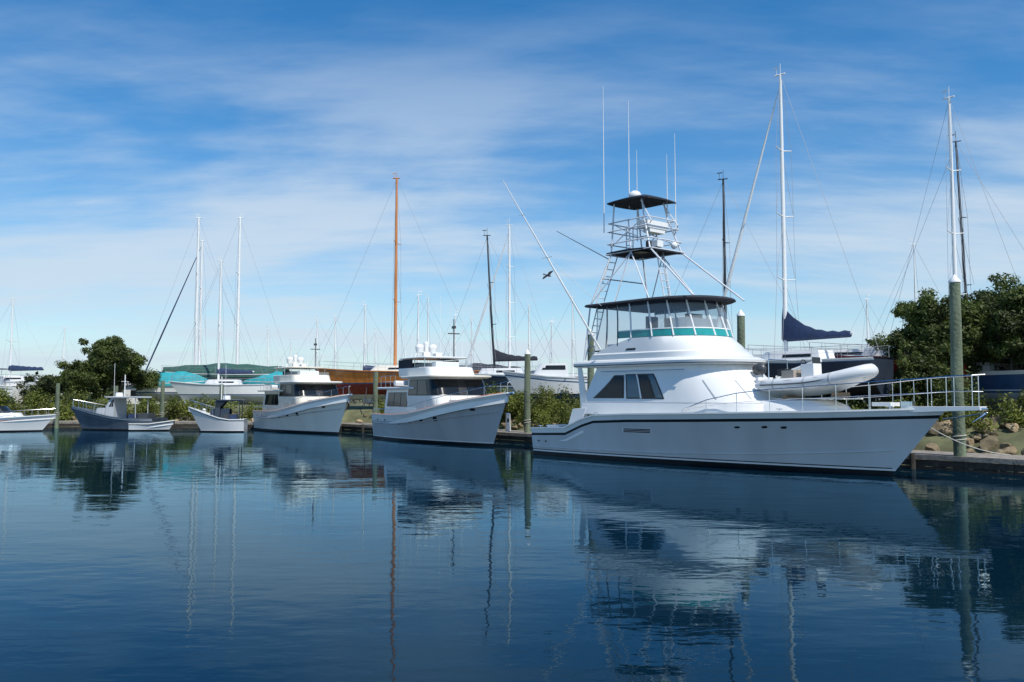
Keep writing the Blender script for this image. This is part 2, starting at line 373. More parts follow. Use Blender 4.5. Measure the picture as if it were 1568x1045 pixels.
# ---------------------------------------------------------------- foliage
def leaves(name,clumps,n,size,mat,parent=None,shell=.55):
    c=np.array([q[0] for q in clumps],float); r=np.array([q[1] for q in clumps],float)
    wgt=(r[:,0]*r[:,1]*r[:,2])**(2/3); wgt/=wgt.sum(); idx=rng.choice(len(c),n,p=wgt)
    dr=rng.normal(size=(n,3)); dr/=np.linalg.norm(dr,axis=1)[:,None]
    rad=(shell+(1-shell)*rng.random(n)**.7)*rng.uniform(.85,1.3,n)
    P=c[idx]+dr*rad[:,None]*r[idx]
    nrm=dr*.7+rng.normal(size=(n,3))*.6+np.array([0,0,.35]); nrm/=np.linalg.norm(nrm,axis=1)[:,None]
    a=np.cross(nrm,rng.normal(size=(n,3))); a/=np.linalg.norm(a,axis=1)[:,None]; bb=np.cross(nrm,a)
    s=size*rng.uniform(.6,1.4,n)[:,None]
    V=np.stack([P-a*s,P-bb*s*.45+nrm*s*.1,P+a*s,P+bb*s*.45+nrm*s*.1],1).reshape(-1,3)
    F=np.arange(4*n).reshape(-1,4); tone=rng.random(len(c))[idx]*.55+rng.random(n)*.45
    return pointmesh(name,V,F,tone,mat,False,parent)
def tree(x,y,h,spread,mat,n=26000,leaf=.11,z0=1.6,seed=1,low=.3,lean=0):
    R=random.Random(seed); e=empty('broadleaf_tree',(x,y,z0)); b=B(); b.m('bark'); cl=[]
    for st in range(R.randint(2,3)):
        a=R.uniform(0,6.28); tp=Vector((math.cos(a)*spread*.14+lean,math.sin(a)*spread*.14,h*.5)); P=[Vector((R.uniform(-.2,.2),R.uniform(-.2,.2),-.3))]
        P+= [tp*.4+Vector((R.uniform(-.2,.2),R.uniform(-.2,.2),0)),tp]
        b.tube(P,[.05*h*.5,.036*h*.5,.026*h*.5],n=8)
        for k in range(10):
            t=R.uniform(.35,1); s0=P[1].lerp(P[2],(t-.35)/.65); aa=R.uniform(0,6.28); el=R.uniform(.1,1.35); ln=spread*R.uniform(.5,1.0)*(1.05-.2*el)
            e1=s0+Vector((math.cos(aa)*math.cos(el)*ln*.5,math.sin(aa)*math.cos(el)*ln*.5,math.sin(el)*ln*.55))
            e2=s0+Vector((math.cos(aa)*math.cos(el)*ln,math.sin(aa)*math.cos(el)*ln,math.sin(el)*max(ln,h*.45)+R.uniform(-.3,.4)))
            e2.z=min(e2.z,h*.97)
            b.tube([s0,e1,e2],[.011*h,.007*h,.003*h],n=6)
            for q in range(7):
                c=e1.lerp(e2,R.uniform(.2,1.15))+Vector((R.gauss(0,.13),R.gauss(0,.13),R.gauss(0,.12)))*spread
                c.z=max(h*low,min(h*1.0,c.z)); rr=spread*R.uniform(.07,.18); cl.append((tuple(c),(rr*1.15,rr*1.15,rr*.85)))
                if R.random()<.5: b.tube([e1.lerp(e2,.5),c],[.003*h,.0015*h],n=4)
    b.done('trunk_and_limbs',e); leaves('foliage',cl,n,leaf,mat,e,shell=.3)
def P2(px,Y): return ((px-784)/1300*Y,Y)
x,y=P2(183,76); tree(x,y,5.9,3.9,'leaf',44000,.115,1.5,3,low=.12)
x,y=P2(128,75); tree(x,y,3.9,2.6,'leaf',18000,.11,1.5,5,low=.1)
x,y=P2(75,74); tree(x,y,2.6,2.4,'leafdark',12000,.11,1.4,6,low=.05)
x,y=P2(1440,38); tree(x,y,6.2,2.5,'leaf',48000,.075,1.6,11,low=.08)
x,y=P2(1548,37); tree(x,y,6.3,2.8,'leaf',54000,.075,1.6,12,low=.08)
x,y=P2(1660,35); tree(x,y,6.4,2.8,'leaf',26000,.09,1.6,14,low=.1)
x,y=P2(1495,41); tree(x,y,5.8,2.8,'leafdark',40000,.08,1.6,15,low=.08)
x,y=P2(1415,36.5); tree(x,y,3.2,1.5,'leaf',18000,.07,1.6,16,low=.05)
def shrubs(name,pts,n,leaf,mat):
    cl=[]
    for (x,y,z,r,h) in pts:
        for k in range(7):
            cl.append(((x+rng.uniform(-r,r),y+rng.uniform(-r,r)*.7,z+rng.uniform(.1,.75)*h),(r*rng.uniform(.3,.6),r*rng.uniform(.3,.6),h*rng.uniform(.22,.42))))
    leaves(name,cl,n,leaf,mat,None,.35)
pts=[]
for u in np.arange(-54,14,1.0):
    lo=u>-26; vv=(34.6 if lo else 33.1)+rng.uniform(-.5,.8); x,y=UV(u,vv); pts.append((x,y,1.2 if lo else .6,rng.uniform(.7,1.2),rng.uniform(.8,1.5) if lo else rng.uniform(1.5,2.5)))
shrubs('shrubs',pts,120000,.07,'leafyellow')
pts=[]
for u in np.arange(-54,16,1.8):
    x,y=UV(u,36+rng.uniform(-.8,1.2)); pts.append((x,y,1.3,rng.uniform(.9,1.5),rng.uniform(1.2,2.3)))
shrubs('shrubs.001',pts,60000,.09,'leaf')
pts=[]
for X in np.arange(-95,-14,1.4):
    yy=float(np.interp(X,[-180,-90,-45,-17],[76,71,68,64.6]))+2.4+rng.uniform(-.4,.8); pts.append((X,yy,.5,rng.uniform(1.0,1.7),rng.uniform(1.1,2.1)+(.9 if X<-36 else 0)))
shrubs('shrubs.002',pts,80000,.10,'leafyellow')
pts=[]
for k in range(120):
    X=-140+k*2.6; pts.append((X,150+rng.uniform(-8,8),1.5,rng.uniform(2.5,4.5),rng.uniform(3,5.0)))
shrubs('distant_trees',pts,50000,.5,'leafdark')

# ================================================================ SPORTFISHING YACHT
Y=empty('sportfishing_yacht',(2.5,37.5,0),-50.3)
H=Hull(14.4,4.75,[(0,1.12),(.14,1.2),(.2,1.55),(.24,1.72),(.35,1.80),(.5,1.86),(.8,1.99),(1,2.12)],1.75,pd=3.6,pw=1.75,fl=1.5,stripe=(.31,.21),drop=lambda u:.06 if u>.2 else .55,side='hullwhite',sterntap=.93,bz=.17)
b=B(); H.build(b)
for sd in(-1,1):
    F=hullpatch(H,sd); b.m('alu'); patch(b,F,.335,.425,.335,.425,1.10,1.29,8,2,.008); b.m('black')
    for k in range(3): patch(b,F,.34,.42,.34,.42,1.12+k*.054,1.155+k*.054,8,1,.016)
    b.m('hullwhite'); b.tube([(lambda p:(p[0],p[1]*1.0+sd*.01,p[2]))(H.pt(u,.36+.5*u**3,sd)) for u in [i/30*.97 for i in range(31)]],.02,n=6)
    b.m('black'); patch(b,F,.0,.99,.0,.99,.235,.265,60,1,.006); oval(b,F,.70,1.45,.006,.04); oval(b,F,.74,1.45,.006,.04); oval(b,F,.64,1.42,.006,.035); oval(b,F,.03,.6,.004,.03); oval(b,F,.06,.6,.004,.03)
b.done('hull',Y,angle=30)
b=B(); b.m('gelcoat')
SAL=House([(1.76,2.75,11.3,1.99,3.5),(2.2,2.85,11.1,1.95,3.4),(2.32,2.9,10.7,1.91,3.1),(3.05,3.25,9.95,1.84,2.8),(3.14,3.28,9.72,1.81,2.7),(3.6,3.5,9.25,1.76,2.5)],.85)
SAL.build(b)
BR=House([(3.60,2.5,9.35,1.95,2.6),(3.64,2.4,9.62,2.0,2.7),(3.76,2.4,9.64,2.02,2.7),(3.84,2.5,9.45,1.98,2.7)],.85); BR.build(b)
FB=House([(3.84,3.2,9.2,1.93,2.6),(4.08,3.4,8.95,1.93,2.5),(4.13,3.5,8.82,1.89,2.5),(4.35,4.1,8.6,1.87,2.4),(4.66,5.3,8.2,1.83,2.3)],.85); FB.build(b)
TR=House([(1.9,9,13.2,1.25,3.6),(2.15,9,13.0,1.2,3.5),(2.3,9,12.6,1.12,3.3)],.9); TR.build(b)
b.m('glass'); b.box((12.0,0,2.37),(.5,.5,.04))
b.done('superstructure',Y,angle=30)
b=B()
for sd in(-1,1):
    b.m('gelcoat'); b.loft([[(2.0,sd*2.02,1.1),(2.9,sd*2.05,1.5),(2.9,sd*1.8,1.5),(2.0,sd*1.8,1.1)],[(2.35,sd*2.02,1.95),(3.1,sd*1.98,2.0),(3.1,sd*1.8,2.0),(2.35,sd*1.8,1.95)]],True)
b.box((.6,0,1.0),(.7,3.0,.5)); b.box((2.3,.8,1.2),(.6,1.4,.9))
for sd in(-1,1):
    b.loft([[(2.75,sd*1.95,1.9),(3.15,sd*1.95,1.9),(3.15,sd*1.88,1.9),(2.75,sd*1.88,1.9)],[(2.55,sd*1.93,3.62),(2.75,sd*1.93,3.62),(2.75,sd*1.86,3.62),(2.55,sd*1.86,3.62)]],True)
b.m('steel')
for x in(.5,1.0,3.9,11.5,14.6):
    for sd in(-1,1):
        q=H.edge(x/16,sd,.14,.03); b.tube([(q[0]-.12,q[1],q[2]+.06),(q[0]+.12,q[1],q[2]+.06)],.018); b.tube([(q[0],q[1],q[2]-.02),(q[0],q[1],q[2]+.06)],.02)
b.done('cockpit_fittings',Y,bevel=.012)
b=B()
for sg in(0,1):
    f=(lambda u,z:SAL.pt(u,z)) if sg==0 else (lambda u,z:SAL.pt(4-u,z))
    b.m('black')
    patch(b,f,.10,.46,.31,.45,2.38,3.27,10,4,.006)
    patch(b,f,.485,.885,.47,.865,2.36,3.30,12,4,.006)
    b.m('glass')
    patch(b,f,.135,.445,.322,.435,2.42,3.22,10,4,.016)
    b.m('blueglass'); patch(b,f,.50,.63,.49,.615,2.41,3.25,6,4,.016)
    b.m('glass'); patch(b,f,.665,.78,.65,.765,2.41,3.25,6,4,.016); b.m('blueglass'); patch(b,f,.80,.87,.785,.85,2.41,3.25,6,4,.016)
    b.m('mastwhite'); patch(b,f,.636,.655,.622,.641,2.38,3.28,2,4,.02)
    b.m('navy'); g=(lambda u,z:BR.pt(u,z)) if sg==0 else (lambda u,z:BR.pt(4-u,z)); patch(b,g,0,2,0,2,3.645,3.675,30,1,.006)
    b.m('hullgrey'); patch(b,f,.0,2,.0,2,2.22,2.242,30,1,.006)
    for uu in(1.3,1.62): patch(b,f,uu,uu+.012,uu-.01,uu+.002,2.36,3.03,1,3,.006)
    k=(lambda u,z:FB.pt(u,z)) if sg==0 else (lambda u,z:FB.pt(4-u,z)); b.m('black'); patch(b,k,.55,.75,.55,.75,4.2,4.28,6,1,.006)
b.done('salon_windows',Y)
b=B(); b.m('gelcoat'); b.box((6.9,0,4.95),(.8,1.8,.9)); b.m('skin_seat'); b.box((5.6,.5,4.7),(.55,.6,.5)); b.box((5.35,.5,5.2),(.12,.6,.7)); b.box((5.6,-.6,4.7),(.55,.6,.5)); b.box((5.35,-.6,5.2),(.12,.6,.7))
b.m('steel'); b.tube([(6.35+.0*math.sin(a),.4+.22*math.cos(a),5.45+.22*math.sin(a)) for a in [i*.52 for i in range(13)]],.015)
b.m('gelcoat'); b.box((3.9,-1.0,4.25),(.8,.5,.55)); b.box((3.9,1.0,4.25),(.8,.5,.55)); b.m('engine'); b.box((6.6,.4,5.5),(.3,.7,.25)); b.done('helm_and_seats',Y,bevel=.03)
EN=House([(3.9,3.4,8.30,1.86,2.3),(4.66,3.45,8.22,1.83,2.3),(4.98,3.5,8.1,1.81,2.2),(6.0,3.45,7.7,1.72,2.0)],.85)
b=B()
for sg in(0,1):
    f=(lambda u,z:EN.pt(u,z)) if sg==0 else (lambda u,z:EN.pt(4-u,z))
    b.m('tealglass'); patch(b,f,.5,2,.5,2,4.68,4.95,24,2,.0)
    b.m('vinyl'); patch(b,f,.5,2,.5,2,4.97,6.0,24,4,.0); patch(b,f,.02,.5,.02,.5,4.20,6.0,8,4,.0)
    b.m('mastwhite')
    for u in(.02,.26,.5,.78,1.1,1.35,1.62,1.9):
        z0=4.0 if u<.45 else 4.68
        b.tube([f(u,z0),f(u,(z0+6.0)/2),f(u,6.03)],.022 if u<.7 else .034,n=6)
    b.m('canvas'); patch(b,f,.02,2,.02,2,5.9,6.03,30,1,.02); patch(b,f,.02,.5,.02,.5,4.2,4.26,8,1,.02); patch(b,f,.25,.27,.25,.27,4.2,5.9,2,3,.025); patch(b,f,.49,.51,.49,.51,4.2,5.9,2,3,.025)
    b.m('gelcoat'); patch(b,f,.5,2,.5,2,4.94,4.98,24,1,.012)
b.done('clear_enclosure',Y,angle=30)
CAN=House([(6.01,3.0,8.25,1.86,2.3),(6.05,2.95,8.35,1.92,2.35),(6.10,2.97,8.33,1.9,2.35)],.85)
b=B(); b.m('canvas'); CAN.build(b,crown=.07); b.done('bridge_hardtop',Y,angle=40)
b=B(); b.m('alu'); r=.034
for sd in(-1,1):
    b.tube([(2.9,sd*1.9,3.85),(3.15,sd*1.78,6.05),(3.55,sd*.95,8.2),(3.5,sd*.72,10.3)],r,n=8)
    b.tube([(8.1,sd*1.55,6.1),(5.6,sd*.95,8.2),(5.1,sd*.72,9.6),(4.95,sd*.66,10.3)],r,n=8)
    b.tube([(4.4,sd*1.7,6.1),(4.6,sd*.95,8.2),(4.3,sd*.75,9.55)],r*.8,n=8)
    b.tube([(6.1,sd*1.6,6.1),(4.6,sd*.95,8.2)],r*.8); b.tube([(3.2,sd*1.75,6.2),(4.6,sd*.95,8.15)],r*.7)
    b.tube([(3.5,sd*.95,8.5),(5.1,sd*.75,9.5)],r*.6); b.tube([(5.4,sd*.9,8.5),(3.6,sd*.8,9.4)],r*.6)
    b.tube([(4.9,sd*.68,10.25),(5.55,sd*.8,9.3),(5.3,sd*.85,8.9)],r*.7)
    for z,x0,x1,yy in((8.2,3.3,5.7,1.0),(8.62,3.35,5.6,.98),(9.15,3.3,5.5,.9),(9.5,3.3,5.4,.85)): b.tube([(x0,sd*yy,z),(x1,sd*yy,z)],r*.75)
for z,x0,x1,yy in((8.2,3.3,5.7,1.0),(8.62,3.35,5.6,.98),(9.15,3.3,5.5,.9),(9.5,3.3,5.4,.85),(7.2,3.35,3.35,1.35)):
    for x in(x0,x1): b.tube([(x,-yy,z),(x,yy,z)],r*.75)
def ladder(p0,p1,wv,n):
    p0=Vector(p0);p1=Vector(p1);wv=Vector(wv)
    b.tube([p0-wv,p1-wv],r*.7);b.tube([p0+wv,p1+wv],r*.7)
    for k in range(1,n): q=p0.lerp(p1,k/n); b.tube([q-wv,q+wv],r*.55)
ladder((2.75,-1.5,3.9),(3.15,-1.15,6.15),(0,.2,0),8); ladder((3.1,-1.2,6.15),(3.42,-.65,8.2),(.0,.2,0),7); ladder((5.6,.1,6.15),(5.2,.1,8.2),(0,.2,0),7); ladder((3.4,.3,8.2),(3.42,.3,9.5),(0,.2,0),5)
b.done('tower_frame',Y)
b=B(); b.m('canvas')
def shade(x0,x1,yy,z,cr):
    n=8; vs=[];fs=[]
    for dz in(0,.05):
        for i in range(n+1):
            for j in range(n+1):
                a=i/n*2-1;c=j/n*2-1
                kx=(x0+x1)/2+(x1-x0)/2*a*(1-.10*c*c); ky=yy*c*(1-.10*a*a); vs.append((kx,ky,z+cr*(1-max(a*a,c*c)**1.0*.9)+dz-.1*max(0,a)**2))
    Q=(n+1)**2
    for q in(0,Q):
        for i in range(n):
            for j in range(n): k=q+i*(n+1)+j; fs.append((k,k+1,k+n+2,k+n+1))
    ring=[i*(n+1) for i in range(n+1)]+[n*(n+1)+j for j in range(1,n+1)]+[i*(n+1)+n for i in range(n-1,-1,-1)]+[j for j in range(n-1,0,-1)]
    for i in range(len(ring)): a_,c_=ring[i],ring[(i+1)%len(ring)]; fs.append((a_,c_,c_+Q,a_+Q))
    b.add(vs,fs)
shade(3.15,5.75,1.08,8.22,.12); shade(3.1,5.55,.95,10.3,.22)
b.m('gelcoat'); b.box((4.95,0,9.28),(.5,1.25,.3)); b.box((5.0,0,9.05),(.35,.9,.16)); b.ell((3.9,.1,10.70),(.27,.27,.22),16,8,-.5); b.box((3.9,.1,10.57),(.2,.2,.1))
b.box((5.5,-.4,8.42),(.3,.35,.25)); b.ell((5.6,.5,8.45),(.14,.14,.14)); b.m('black'); b.box((4.3,0,8.33),(.5,.5,.1)); b.box((4.6,.2,8.6),(.1,.4,.3)); b.box((4.75,0,9.5),(.15,.4,.12))
b.done('tower_shades_and_console',Y,angle=40)
b=B(); b.m('mastwhite')
for (x,y_,z0,z1) in((2.95,-.75,9.2,15.4),(3.4,.3,10.3,14.9),(5.4,.85,9.0,13.1),(5.1,.7,9.6,12.3),(3.3,.9,9.0,12.9)): b.tube([(x,y_,z0),(x,y_,(z0+z1)/2),(x,y_,z1)],[.026,.018,.008],n=5)
b.m('mastwhite')
base=(3.9,-2.0,4.3); tip=(2.4,-5.7,10.7)
b.tube([Vector(base).lerp(Vector(tip),t) for t in(0,.4,.7,1)],[.04,.034,.026,.012],n=6)
mid=Vector(base).lerp(Vector(tip),.55); b.tube([mid,(3.9,-1.9,6.0)],.008); b.tube([mid+Vector((-.3,0,0)),mid+Vector((.3,0,0))],.014); mid=Vector(base).lerp(Vector(tip),.8); b.tube([mid+Vector((-.2,0,0)),mid+Vector((.2,0,0))],.012)
b.m('engine'); b.tube([(3.4,-.9,8.0),(1.2,-1.8,9.4)],[.02,.012],n=5)
b.done('outriggers_and_antennas',Y)
b=B(); b.m('steel')
us=[.50,.56,.63,.70,.765,.825,.88,.93,.97]
for sd in(-1,1):
    base=[H.edge(u,sd,.12,.03) for u in us]+[(16.25,sd*.26,2.17),(16.95,sd*.22,2.17)]
    hh=[.10,.42,.62,.72,.76,.8,.83,.86,.88,.88,.9]
    rail(b,base,hh,.015,True)
    b.tube([(16.95,sd*.22,3.07),(17.22,0,3.09)],.015) 
b.tube([(16.95,-.22,2.6),(17.15,0,2.6),(16.95,.22,2.6)],.011)
for sd in(-1,1): b.tube([tuple(SAL.pt(u if sd<0 else 4-u,2.32)[:2])+(3.42,) for u in(.2,.5,.8,1.05)],.012)
b.done('bow_rail',Y)
b=B(); b.m('gelcoat'); b.loft([[(15.2,-.42,1.98),(15.2,.42,1.98),(15.2,.42,2.16),(15.2,-.42,2.16)],[(16.2,-.33,2.03),(16.2,.33,2.03),(16.2,.33,2.17),(16.2,-.33,2.17)],[(17.15,-.24,2.07),(17.15,.24,2.07),(17.15,.24,2.18),(17.15,-.24,2.18)]],True)
b.m('steel'); b.tube([(17.25,0,2.0),(16.4,0,1.85),(16.0,0,1.8)],.03); b.tube([(16.95,-.3,1.72),(17.2,0,1.98),(16.95,.3,1.72)],[.01,.04,.01]); b.tube([(17.15,-.2,2.1),(17.15,.2,2.1)],.05,n=10)
b.box((15.0,0,2.2),(.35,.25,.22)); b.m('gelcoat'); b.box((14.3,0,2.22),(.6,.6,.12)); b.done('anchor_pulpit',Y,bevel=.015)
# dinghy on foredeck
D=B()
def tubepath(L,wd,r,z0,bow):
    pts=[];rr=[]
    for sd in(-1,1):
        seg=[]
        for t in[0,.08,.2,.35,.5,.62,.73,.82,.89,.94,.98]:
            x=t*L; yy=wd*math.sqrt(max(0,1-max(0,(t-.5)/.5)**2.2)); seg.append((x,sd*yy,z0+bow*max(0,(t-.4)/.6)**2))
        seg.append((L,0,z0+bow)) if sd<0 else None
        pts+= seg if sd<0 else seg[::-1]
    n=len(pts); rr=[r*(.35 if i in(0,n-1) else .95 if i in(1,n-2) else 1) for i in range(n)]
    return pts,rr
pts_,rr_=tubepath(3.75,.70,.205,.42,.34); D.m('rubber'); D.tube(pts_,rr_,n=14)
D.m('gelcoat'); rings=[]
for t in[0,.25,.5,.7,.85,.95]:
    x=t*3.7; wv=.62*math.sqrt(max(0.02,1-max(0,(t-.5)/.5)**2.2)); zb=.02+.5*max(0,(t-.5)/.5)**2; zt=.38+.28*max(0,(t-.4)/.6)**2
    rings.append([(x,-wv,zt),(x,-wv*.55,zb+.14),(x,0,zb),(x,wv*.55,zb+.14),(x,wv,zt)])
D.loft(rings,True)
D.box((1.7,0,.78),(.45,.5,.6)); D.m('glass'); D.box((1.9,0,1.18),(.03,.46,.22)); D.m('skin_seat'); D.box((1.05,0,.72),(.45,.8,.35)); D.m('black'); D.tube([(1.42,.16*math.cos(a),1.08+.16*math.sin(a)) for a in[i*.6 for i in range(12)]],.018)
D.box((.62,.1,.85),(.3,.4,.25)); D.m('steel'); D.tube([(.45,-.6,.5),(.45,-.55,1.3),(.45,.55,1.3),(.45,.6,.5)],.02)
D.m('gelcoat'); D.box((-.12,0,.5),(.1,.9,.45)); D.m('engine'); D.ell((-.3,0,1.02),(.28,.17,.22),14,8); D.m('hullgrey'); D.box((-.28,0,.6),(.16,.14,.8)); D.box((-.3,0,.2),(.34,.05,.22))
D.m('engine'); D.tube([(q[0],q[1]*1.29,q[2]) for q in pts_[1:-1]],.022,n=5)
D.m('rope'); D.tube([(q[0],q[1]*1.22,q[2]+.13-.05*(i%2)) for i,q in enumerate(pts_[1:-1])],.012,n=5)
D.m('hullgrey')
for q in(pts_[2],pts_[4],pts_[6]):
    D.tube([(q[0]-.01,q[1],q[2]),(q[0]+.06,q[1],q[2])],.210,n=14)
D.m('teak'); D.box((1.0,0,-.03),(.14,1.2,.16)); D.box((2.7,0,.0),(.14,.9,.18))
dd=D.done('inflatable_dinghy',Y,angle=40); dd.location=(10.2,-.15,2.40); dd.rotation_euler=(0,math.radians(-2),0)
b=B(); b.m('gelcoat'); b.tube([(9.9,1.0,2.2),(9.9,1.0,3.2)],.12,n=12); b.tube([(9.9,1.0,3.2),(11.6,.9,3.7)],.07,n=8); b.m('cream'); b.box((12.0,-.1,2.385),(2.6,1.2,.04)); b.done('davit_and_chocks',Y)
b=B(); b.m('rope')
def sag(p,q,s,n=12): p=Vector(p);q=Vector(q); return [tuple(p.lerp(q,i/n)-Vector((0,0,s*4*(i/n)*(1-i/n)))) for i in range(n+1)]
b.tube(sag((14.5,.6,2.1),(16.5,3.6,.6),.3),.018,n=5); b.tube(sag((.3,2.1,1.15),(-1.5,3.8,.6),.2),.018,n=5); b.done('mooring_lines',Y)

# ================================================================ TRAWLER YACHTS
def trawler(loc,head,house='gelcoat',hull='hullwhite',k=1,name='trawler_yacht',roof='cream',dark=True):
    E=empty(name,loc,head); E.scale=(k,k,k)
    H=Hull(10.8,4.5,[(0,1.4),(.3,1.4),(.45,1.5),(.6,1.75),(.8,2.2),(1,2.62)],1.5,pd=4.2,pw=1.9,fl=1.25,stripe=(.40,.35),drop=.45,side=hull,sterntap=.9,deck='teak',stripemat='hullgrey',bz=.14)
    b=B(); H.build(b)
    for sd in(-1,1):
        F=hullpatch(H,sd); b.m('steel')
        for u in(.36,.46,.56,.66): oval(b,F,u,1.05+(u-.4)*.9,.013,.11,.012)
        b.m('glass')
        for u in(.36,.46,.56,.66): oval(b,F,u,1.05+(u-.4)*.9,.0105,.09,.02)
        b.m('hullgrey'); b.tube([(lambda q:(q[0],q[1]+sd*.02,q[2]))(H.pt(u,H.she(u)*.66,sd)) for u in[i/24*.98 for i in range(25)]],.03,n=6)
        b.m('black'); oval(b,F,.87,1.8,.012,.06,.02)
        for u in(.1,.2): oval(b,F,u,1.12,.008,.04,.02)
    b.done('hull',E,angle=30)
    b=B(); b.m(house)
    A=House([(1.0,.9,5.6,1.62,.4),(2.0,.95,5.5,1.58,.4),(2.85,1.05,5.3,1.5,.35)],.5); A.build(b)
    Pl=House([(1.35,4.2,8.0,1.45,.9),(1.9,4.2,7.9,1.6,.9),(2.45,4.2,7.8,1.66,.9),(3.40,4.3,7.3,1.58,.8)],.55); Pl.build(b)
    T=House([(1.45,7.2,9.7,.95,1.4),(2.25,7.2,9.3,.9,1.3)],.7); T.build(b)
    b.m(roof); R=House([(3.39,3.9,7.7,1.75,1.0),(3.46,3.8,7.95,1.85,1.0),(3.51,3.8,7.95,1.85,1.0)],.55); R.build(b)
    b.m(house); R2=House([(2.84,.2,5.2,1.74,.3),(2.93,.2,5.2,1.76,.3)],.5); R2.build(b)
    C=House([(3.53,2.6,6.9,1.42,1.0),(3.98,2.5,6.6,1.42,1.0)],.6); C.build(b)
    b.done('cabin',E,angle=30)
    b=B()
    for sg in(0,1):
        f=(lambda u,z:Pl.pt(u,z)) if sg==0 else (lambda u,z:Pl.pt(4-u,z)); g=(lambda u,z:A.pt(u,z)) if sg==0 else (lambda u,z:A.pt(4-u,z))
        b.m('black'); patch(b,f,.06,2,.06,2,2.48,3.34,26,3,.008); patch(b,g,.08,.76,.08,.76,1.86,2.66,10,2,.006)
        b.m('glass')
        for a,c in((.10,.5),(.55,.98),(1.05,1.45),(1.5,1.98)): patch(b,f,a,c,a,c,2.54,3.28,8,2,.018)
        for a,c in((.10,.3),(.33,.53),(.56,.74)): patch(b,g,a,c,a,c,1.9,2.62,6,2,.012)
        patch(b,lambda u,z:T.pt(u if sg==0 else 4-u,z),.3,.55,.3,.55,1.9,2.1,4,1,.012)
        cf=lambda u,z:C.pt(u if sg==0 else 4-u,z); ff=lambda u,z:cf(u,3.98)[:2]+(z,)
        b.m('vinyl'); patch(b,ff,.7,2,.7,2,4.02,4.2,14,1,.0)
        if dark: b.m('canvas'); patch(b,ff,0,.62,0,.62,4.0,4.47,6,1,.0)
    b.done('windows',E)
    b=B(); b.m(house); cz=4.5
    CN=House([(cz,2.6,5.8,1.35,.6),(cz+.05,2.55,5.9,1.4,.6)],.6); CN.build(b,crown=.04); b.m('steel')
    for sd in(-1,1):
        for x in(2.8,4.3,5.6): b.tube([(x,sd*1.25,3.9),(x,sd*1.25,cz)],.022)
        rail(b,[(x,sd*1.6,2.95) for x in(.4,1.1,1.8,2.5)],.65,.016)
        rail(b,[H.edge(u,sd,.08,.02) for u in(.45,.52,.6,.68,.76,.84,.91,.97)],[.35,.4,.42,.42,.42,.42,.45,.5],.014,False)
        rail(b,[H.edge(u,sd,.08,.02) for u in(.02,.1,.2,.3)],.3,.014,False)
    b.tube([H.edge(.97,-1,.08,.52),(12.6,0,3.2),H.edge(.97,1,.08,.52)],.016)
    b.m('gelcoat'); zt=4.58
    b.tube([(3.2,-.7,zt),(3.1,-.6,zt+.35),(3.1,.6,zt+.35),(3.2,.7,zt)],.045); b.box((3.15,0,zt+.18),(.25,.4,.35))
    for (y_,r_,z_) in((-.42,.25,.62),(.42,.25,.62),(0,.15,.85)):
        b.tube([(3.15,y_,zt+.33),(3.15,y_,zt+z_)],[r_*.75,r_],n=14); b.ell((3.15,y_,zt+z_),(r_,r_,r_*.85),14,6,0)
    b.box((4.6,0,zt+.12),(.4,.35,.18)); b.box((4.6,0,zt+.25),(.13,1.2,.08),.5)
    b.m('mastwhite')
    for (x,y_,h) in((2.7,-1.1,3.4),(2.7,1.1,3.7),(5.3,1.2,2.6),(3.8,-1.2,2.6),(4.4,.9,3.1)): b.tube([(x,y_,zt),(x,y_,zt+h)],[.022,.008],n=5)
    b.m('engine'); b.tube([(5.4,.6,zt),(5.4,.6,zt+2.1)],.03); b.box((5.4,.6,zt+1.3),(.1,.7,.05)); b.box((5.4,.6,zt+1.65),(.3,.12,.14))
    b.m('canvas'); b.box((3.6,0,4.1),(.9,1.9,.4)); b.m('gelcoat'); b.box((5.6,0,4.1),(.5,1.4,.4))
    b.m('rubber'); b.tube([(1.0,-1.0,3.2),(1.0,.2,3.15),(1.3,.9,3.2),(2.0,.9,3.25),(2.3,0,3.25),(2.1,-.9,3.2)],.16,n=10)
    b.m('steel'); b.box((10.9,0,2.45),(.5,.3,.25)); b.tube([(12.0,0,2.5),(12.75,0,2.62)],.06,n=8)
    b.m('varnish'); b.tube([H.edge(u,-1,.03,.04) for u in[i/20*.98 for i in range(21)]],.022,n=5); b.tube([H.edge(u,1,.03,.04) for u in[i/20*.98 for i in range(21)]],.022,n=5)
    b.m('engine')
    for i in range(3): b.box((1.6+i*.8,1.0,2.98),(.35,.3,.2))
    b.done('flybridge_and_gear',E)
    return E
trawler((-6.5,50.96,0),-59,'gelcoat','hullgrey')
trawler((-17.3,63.2,0),-54,'cream','hullcream',.97,roof='gelcoat',dark=False)

